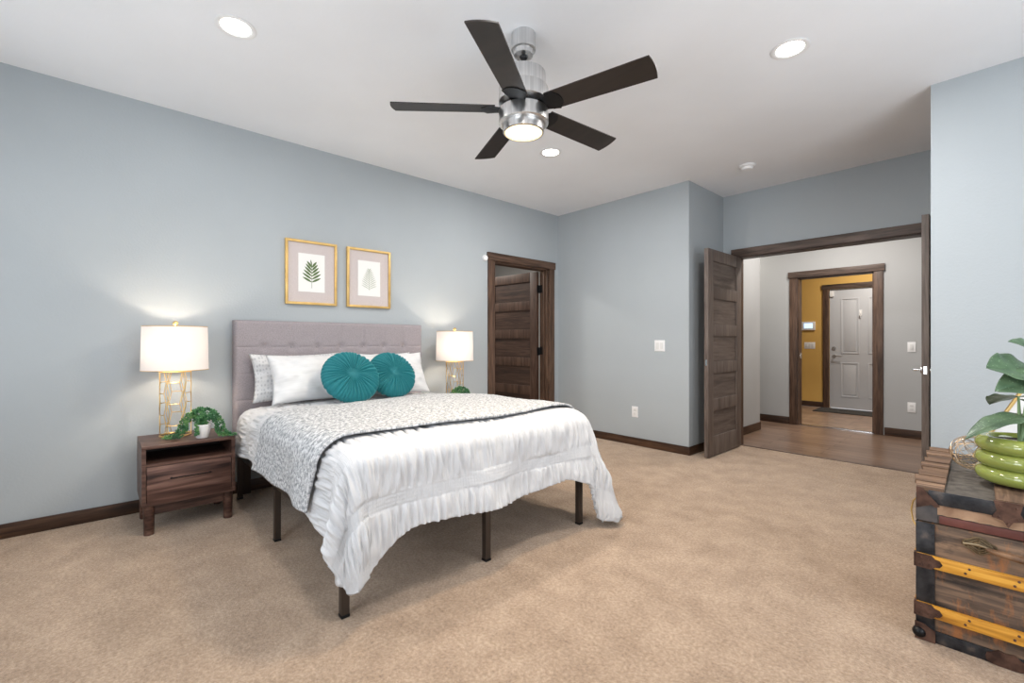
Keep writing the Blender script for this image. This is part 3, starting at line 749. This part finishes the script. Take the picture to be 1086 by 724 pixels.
# ---------------------------------------------------------------- framed prints
M_matb = noisy('pink_linen_mat', [(.35, (.50, .44, .43)), (.65, (.60, .54, .53))], 12, .9, stretch=(1, 8, 30), detail=4)
M_paper = mat('deckled_paper', (.80, .80, .78), .8)
def print_leaf(kind):
    b = MB()
    def blade(px_, pz, ang, ln, wd):
        n = 8; up = []; dn = []
        for i in range(n+1):
            t_ = i/n; w2 = wd*math.sin(PI*min(1, t_*.96+.03))**.8/2
            x = px_+math.cos(ang)*ln*t_; z = pz+math.sin(ang)*ln*t_+(-.10 if kind else .0)*ln*t_*t_
            up.append((x-math.sin(ang)*w2, z+math.cos(ang)*w2)); dn.append((x+math.sin(ang)*w2, z-math.cos(ang)*w2))
        b.prism(up+dn[::-1], .0152, .0160, 'x')
    if kind == 0:
        b.box(.0152, .016, -.0012, .0012, -.125, .06)
        for i in range(6):
            z = -.075+i*.024
            for s in (-1, 1):
                an = math.radians(90-s*(62-i*5)); blade(0, z, an, .088-.006*abs(i-1), .017)
        blade(0, .055, math.radians(100), .055, .010)
    else:
        b.box(.0152, .016, -.001, .001, -.105, .08)
        for i in range(11):
            z = -.095+i*.0168; ln = .086*(1-i/11)**.75*(1 if i > 1 else .85)+.012
            for s in (-1, 1): blade(0, z, math.radians(90-s*(60-i*2.4)), ln, .0042)
    return b
def picture(label, y, leafcol, kind):
    t = thing('framed_print', label, 'picture', (.001, y, 1.70), 0, 'gold-framed botanical prints over the bed')
    W, Hh, f = .2055, .2625, .020
    b = MB(); b.box(0, .026, -W, -W+f, -Hh, Hh, .002).box(0, .026, W-f, W, -Hh, Hh, .002).box(0, .026, -W+f, W-f, -Hh, -Hh+f, .002).box(0, .026, -W+f, W-f, Hh-f, Hh, .002)
    b.build('frame', M_goldframe, t)
    MB().box(.002, .012, -W+f, W-f, -Hh+f, Hh-f).build('linen_mat', M_matb, t)
    b = MB(); pw, ph_ = .106, .158; out = []
    for i in range(60): out.append((-pw+2*pw*i/60, -ph_+(.0015 if i % 2 else 0)))
    for i in range(80): out.append((pw-(.0015 if i % 2 else 0), -ph_+2*ph_*i/80))
    for i in range(60): out.append((pw-2*pw*i/60, ph_-(.0015 if i % 2 else 0)))
    for i in range(80): out.append((-pw+(.0015 if i % 2 else 0), ph_-2*ph_*i/80))
    b.prism(out, .0125, .0148, 'x'); b.build('paper', M_paper, t)
    print_leaf(kind).build('leaf_print', mat('leaf_ink', leafcol, .8), t)
picture('gold-framed print of a broad dark green palm sprig, left above the bed', -3.0505, (.10, .16, .055), 0)
picture('gold-framed print of a fine pale green fern, right above the bed', -2.5515, (.20, .26, .15), 1)

# ---------------------------------------------------------------- steamer trunk
tk = thing('steamer_trunk', 'antique wooden steamer trunk with yellow slats and rusty metal corners', 'trunk', (3.668, -2.02, 0), math.radians(2.0))
M_tw = wood('weathered_trunk_wood', (.035, .025, .020), (.125, .085, .062), (.30, .19, .12), 'x', .7, .8)
def stain(m, col, amount, sc, st):
    bs = P_(m).inputs['Base Color']; src = bs.links[0].from_socket
    n = N(m, 'ShaderNodeTexNoise', Scale=sc, Detail=5.0, Roughness=.7); L(m, coords(m, st), n.inputs['Vector'])
    k = ramp(m, n.outputs[0], [(.52, (0, 0, 0)), (.66, (amount,)*3)]); x = N(m, 'ShaderNodeMix', data_type='RGBA')
    x.inputs[7].default_value = (*col, 1); L(m, k, x.inputs[0]); L(m, src, x.inputs[6]); L(m, x.outputs[2], bs)
stain(M_tw, (.42, .16, .05), .75, 5, (3, 1, 1)); stain(M_tw, (.02, .018, .018), .7, 9, (1, 1, 2.5))
M_twy = wood('weathered_slat_wood', (.045, .025, .016), (.13, .075, .045), (.25, .155, .095), 'y', .9, .8)
M_strip = wood('cracked_edge_wood', (.05, .028, .018), (.17, .10, .062), (.30, .19, .12), 'x', 1.2, .75)
M_tcan = noisy('old_grey_canvas', [(.3, (.05, .042, .035)), (.7, (.13, .112, .095))], 30, .85, bmp=.3)
M_yel = wood('golden_oak_slat', (.26, .095, .012), (.62, .29, .035), (.80, .44, .075), 'x', .8, .5)
M_tblk = noisy('black_tin', [(.35, (.012, .013, .016)), (.6, (.045, .045, .05)), (.75, (.12, .10, .09))], 22, .45, .5, bmp=.5, bdist=.004)
M_rust = noisy('rusty_iron', [(.3, (.045, .022, .016)), (.7, (.16, .085, .06))], 26, .7, .5, bmp=.5)
M_tan = noisy('torn_leather', [(.3, (.22, .125, .075)), (.7, (.42, .27, .17))], 18, .85, bmp=.6, bdist=.006)
M_red = noisy('oxblood_band', [(.3, (.055, .014, .010)), (.7, (.15, .045, .035))], 12, .5)
TW, TD, TH = .60, .90, .574
b = MB(); b.box(0, TW, 0, TD, .008, .447, .004); b.build('body', M_tw, tk)
lid = MB().box(-.002, TW+.002, -.002, TD+.002, .450, TH-.008, .004).build('lid', M_tcan, tk)
# top: edge strips, panels, slats along the length
b = MB(); n = 9; zz = TH-.008
for i in range(n):
    a0, a1 = TD*i/n, TD*(i+1)/n-.006
    lift = .004+.003*((i*7) % 3); xo = -.004-.006*((i*5) % 3)
    b.prism([(xo, a0), (.072, a0), (.072, a1), (xo-.008, a1), (xo-.004, (a0+a1)/2)], zz, zz+.008+lift, 'z')
b.build('cracked_edge_strip', M_strip, lid)
for x0_, x1_ in ((.205, .285), (.40, .48)): MB().box(x0_, x1_, .004, TD-.004, zz, zz+.012, .002).build('top_slat', M_twy, lid)
MB().box(TW-.07, TW, .0, TD, zz, zz+.010, .002).build('top_edge', M_twy, lid)
# end facing the room (y = 0)
b = MB(); b.box(.03, TW, -.010, -.002, .522, TH-.002, .002); b.build('top_band', M_tblk, lid)
out = [(.055, .486)]; 
for i in range(41): out.append((.055+(TW-.055)*i/40, .485+.0015*math.sin(i*2.1)))
for i in range(40, -1, -1): out.append((.055+(TW-.055)*i/40, .521+.003*noise.noise(Vector((i*.9, 0, 2)))))
b = MB(); b.prism(out, -.006, -.001); b.build('leather_band', M_tan, lid)
MB().box(.06, TW, -.007, -.001, .452, .482, .001).build('oxblood_band', M_red, lid)
b = MB(); b.box(-.004, .056, -.005, -.001, .452, .552, .001).box(-.006, -.001, -.004, .06, .452, .552, .001); b.build('corner_sheet', noisy('grey_tin', [(.3, (.06, .06, .065)), (.7, (.15, .14, .14))], 20, .5, .5), lid)
b = MB(); b.box(-.005, .048, -.006, -.001, .0, .445, .001).box(-.006, 0, -.005, .045, .0, .445, .001)
for i in range(14): b.ball((.042, -.006, .02+i*.032), .003, 6, 4)
b.build('edge_binding', M_tblk, tk)
b = MB(); b.box(.0, TW, -.008, -.001, .0, .045, .002).box(-.008, -.001, 0, TD, .0, .045, .002); b.build('bottom_binding', M_tblk, tk)
for z in (.283, .098):
    b = MB().box(-.004, TW, -.024, -.006, z, z+.045, .003)
    for x in (.13, .25, .37, .49): b.ball((x, -.0235, z+.014), .0045, 8, 4).ball((x+.01, -.0235, z+.032), .0045, 8, 4)
    o = b.build('oak_slat', M_yel, tk); o.data.materials.append(M_rust)
    for p in o.data.polygons:
        if p.center.y < -.0242: p.material_index = 1
    b = MB(); out = [(-.008, z-.003), (.04, z-.003), (.05, z+.008), (.062, z+.010), (.070, z+.022), (.062, z+.035), (.05, z+.037), (.04, z+.048), (-.008, z+.048)]
    b.prism(out, -.028, -.023).box(-.010, -.004, -.028, 0, z-.003, z+.048)
    for p in ((.012, .01), (.012, .035), (.035, .01), (.035, .035), (.058, .022)): b.ball((p[0], -.028, z+p[1]), .004, 8, 4)
    b.build('slat_clamp', M_rust, o)
for z in (.283, .098): MB().box(-.010, -.001, .0, TD, z, z+.045, .002).build('oak_slat', M_yel, tk)
# corner and edge irons
b = MB(); b.prism([(-.004, .500), (-.004, TH+.006), (.012, TH+.006), (.062, .518), (.050, .510), (.040, .520)], -.016, -.010)
b.build('corner_iron', M_rust, lid); b = MB()
b.prism([(-.008, .0), (.05, -.0), (.05, .045), (.02, .062), (-.008, .066)], -.016, -.012)
b.build('corner_iron', M_rust, tk)
b = MB(); b.ball((.004, -.010, .026), .021, 14, 8); b.build('ball_corner', M_black, tk)
for xc in (.235,):
    b = MB(); z = TH
    b.prism([(xc-.035, z+.004), (xc+.035, z+.004), (xc+.028, z-.03), (xc+.04, z-.055), (xc+.012, z-.062), (xc, z-.085), (xc-.012, z-.062), (xc-.04, z-.055), (xc-.028, z-.03)], -.018, -.011)
    for p in ((-.02, -.012), (.02, -.012), (-.022, -.05), (.022, -.05), (0, -.07)): b.ball((xc+p[0], -.018, z+p[1]), .0035, 8, 4)
    b.build('center_iron', M_rust, lid)
b = MB(); b.prism([(.23+.05*math.cos(q*PI/8), max(0.001, .022+.036*math.sin(q*PI/8)*(1 if q % 2 else .75))) for q in range(16)], -.016, -.010); b.build('bottom_iron', M_rust, tk)
# handle
hd = MB(); pts = []
for i in range(17):
    t_ = i/16; pts.append((.185+.25*t_, -.026-.022*math.sin(PI*t_)**.5, .402-.004*math.sin(PI*t_)))
hd.tube(pts, [.008+.007*math.sin(PI*i/16)**.5 for i in range(17)], 12, sq=.8)
hd = hd.build('leather_handle', noisy('worn_leather', [(.3, (.10, .05, .025)), (.7, (.26, .14, .07))], 24, .6, bmp=.3), tk)
for xc in (.165, .455):
    b = MB()
    for k in range(3):
        s = 1-.27*k; b.tube([(xc+.042*s*math.cos(q*PI/12), -.010-.004*k, .404+.024*s*math.sin(q*PI/12)*(1+.25*math.cos(q*PI/3))) for q in range(24)], .0035, 6, closed=True)
    b.tube([(xc-.04, -.016, .404), (xc, -.022, .41), (xc+.04, -.026, .402)], .006, 8); b.tube([(xc, -.014, .378), (xc, -.018, .430)], .004, 6)
    b.prism([(xc+.034*math.cos(q*PI/10), .404+.02*math.sin(q*PI/10)) for q in range(20)], -.009, -.001)
    b.build('handle_mount', noisy('tarnished_brass', [(.3, (.12, .09, .055)), (.7, (.32, .25, .16))], 30, .45, .9), hd)
b = MB(); b.tube([(-.012, .14, .50), (-.025, .15, .48), (-.032, .16, .44), (-.026, .15, .40), (-.014, .13, .385)], .003, 6); b.build('side_loop', M_goldframe, tk)
for q in (.05, .85):
    pass

# ---------------------------------------------------------------- things on the trunk
TZ = TH+.006
# wire sphere
b = MB(); R_ = .070; cc = Vector((3.795, -1.580, TZ+.009+R_))
for k in range(17):
    ax = Vector((rnd.uniform(-1, 1), rnd.uniform(-1, 1), rnd.uniform(-1, 1))).normalized(); q = ax.to_track_quat('Z', 'Y'); off = rnd.uniform(-.65, .65)
    rr = math.sqrt(1-off*off)*R_; b.tube([cc+q @ Vector((rr*math.cos(2*PI*i/36), rr*math.sin(2*PI*i/36), off*R_)) for i in range(36)], .0012, 5, closed=True)
o = b.build('wire_orb', mat('copper_gold_wire', (.62, .46, .30), .35, 1)); tag(o, 'openwork gold wire orb on the trunk left of the green pot', 'ornament')
# triangular frame
t = thing('triangle_ornament', 'gold-edged white triangular ornament standing behind the green pot', 'ornament', (3.975, -1.30, TZ+.008), 0)
A = Vector((0, 0, .40)); Bv = Vector((-.185, 0, .008)); Cv = Vector((.185, 0, .008))
b = MB()
for p, q in ((A, Bv), (Bv, Cv), (Cv, A)):
    for yy in (-.03, .03): b.tube([p+Vector((0, yy, 0)), q+Vector((0, yy, 0))], .006, 8)
b.build('gold_edge', M_gold, t)
b = MB(); b.prism([(A.x, A.z-.004), (Bv.x+.004, Bv.z), (Cv.x-.004, Cv.z)], -.026, .026); b.build('white_panel', M_white, t)
# ringed pot with plant
PX, PY = 3.945, -1.722
pp = thing('potted_plant', 'broad-leaved speckled plant in a glossy lime green ringed pot on the trunk', 'plant', (PX, PY, TZ+.008))
M_lime = mat('lime_glaze', (.255, .30, .068), .12, 0, .6); P_(M_lime).inputs['Coat Weight'].default_value = .5
prof = [(0, 0), (.085, 0), (.100, .002)]
rt = .031
for k in range(3):
    zc = .031+.0585*k
    for i in range(13):
        a = -PI/2+PI*i/12
        prof.append((.106+.031*math.cos(a), zc+.0305*math.sin(a)))
prof += [(.098, .176), (.096, .160), (0, .158)]
MB().lathe(prof, 64).build('ringed_pot', M_lime, pp, 70)
MB().lathe([(0, .150), (.094, .150), (.094, .161), (0, .163)], 24).build('soil', mat('dark_soil', (.02, .015, .01), .95), pp)
M_leaf = mat('speckled_leaf', (.04, .13, .05), .4, 0, .4)
v = coords(M_leaf); n1 = N(M_leaf, 'ShaderNodeTexVoronoi', Scale=90.0); L(M_leaf, v, n1.inputs['Vector'])
n2 = N(M_leaf, 'ShaderNodeTexNoise', Scale=14.0, Detail=4.0); L(M_leaf, v, n2.inputs['Vector'])
r1 = ramp(M_leaf, n2.outputs[0], [(.3, (.035, .075, .04)), (.7, (.12, .19, .105))]); r2 = ramp(M_leaf, n1.outputs[0], [(.12, (1, 1, 1)), (.22, (0, 0, 0))])
x = N(M_leaf, 'ShaderNodeMix', data_type='RGBA'); x.inputs[7].default_value = (.34, .48, .30, 1); L(M_leaf, r1, x.inputs[6]); 
mm = N(M_leaf, 'ShaderNodeMath', operation='MULTIPLY'); mm.inputs[1].default_value = .55; L(M_leaf, r2, mm.inputs[0]); L(M_leaf, mm.outputs[0], x.inputs[0])
L(M_leaf, x.outputs[2], P_(M_leaf).inputs['Base Color'])
M_stem = mat('leaf_stem', (.22, .34, .17), .5)
def leaf(base, tip, wd, nrm, droop, m=M_leaf):
    base = Vector(base); tip = Vector(tip); d = tip-base; ln = d.length; d.normalize()
    nrm = Vector(nrm); nrm = (nrm-d*nrm.dot(d)).normalized(); side = d.cross(nrm)
    b = bmesh.new(); nu, nv = 26, 14; V = {}
    for i in range(nu+1):
        t_ = i/nu
        wl = (math.sin(PI*min(1, (t_*.93+.07))**.72)**.85 if t_ < 1 else 0)*wd/2
        for j in range(nv+1):
            s = -1+2*j/nv
            back = -.10*ln*abs(s)**1.5*(1-t_)**3*1.4
            p = base+d*(t_*ln+back)+side*(s*wl)+nrm*(-droop*t_*t_*ln+.16*abs(s)*wl-.05*wl*math.sin(t_*20)*abs(s)**2)+Vector((0, 0, 0))
            p += nrm*(-.002*math.exp(-(s*9)**2))
            V[i, j] = b.verts.new(p)
    for i in range(nu):
        for j in range(nv): b.faces.new((V[i, j], V[i+1, j], V[i+1, j+1], V[i, j+1]))
    me = bpy.data.meshes.new('leaf'); b.to_mesh(me); b.free(); me.materials.append(m)
    for p in me.polygons: p.use_smooth = True
    o = bpy.data.objects.new('leaf', me); C.objects.link(o); o.parent = pp
    md = o.modifiers.new('s', 'SOLIDIFY'); md.thickness = .0012
    return o
# direction to the left of the picture is about (-.67,-.74,0); towards the viewer (.74,-.67,0)
def rel(l, f, z): return (-.673*l+.74*f, -.74*l-.673*f, z)
leaves = [((-.03, .0, .420), (.150, .02, .462), .19, (.62, 0, .8), .12), ((-.03, .05, .405), (.160, .05, .375), .14, (.55, 0, .85), .10),
          ((-.01, .0, .255), (.215, .0, .262), .11, (.12, 0, .95), .42), ((-.08, .0, .50), (.048, .0, .560), .11, (.5, 0, .8), .12),
          ((-.07, .05, .27), (.04, .06, .262), .07, (.45, 0, .85), .1), ((-.06, 0, .40), (-.21, -.03, .38), .14, (.2, 0, 1), .2), ((-.05, -.02, .30), (-.22, .05, .26), .12, (.3, 0, 1), .2),
          ((-.02, -.04, .33), (-.06, -.19, .31), .12, (0, 0, 1), .2)]
for (bs, tp, wd, nr, dr_) in leaves:
    up = Vector(rel(0, nr[0], nr[2]))
    leaf(rel(*bs), rel(*tp), wd, up, dr_)
    b = MB(); bx = Vector(rel(*bs)); root = Vector((rnd.uniform(-.02, .02), rnd.uniform(-.02, .02), .155))
    mid = root.lerp(bx, .5)+Vector((0, 0, .02)); b.tube([root, mid, bx], [.0065, .0055, .0035], 8); b.build('leaf_stalk', M_stem, pp)
leaf(rel(.055, .07, .372), rel(.062, .072, .345), .022, rel(0, 1, 0), 0, mat('dry_leaf', (.03, .025, .02), .8))
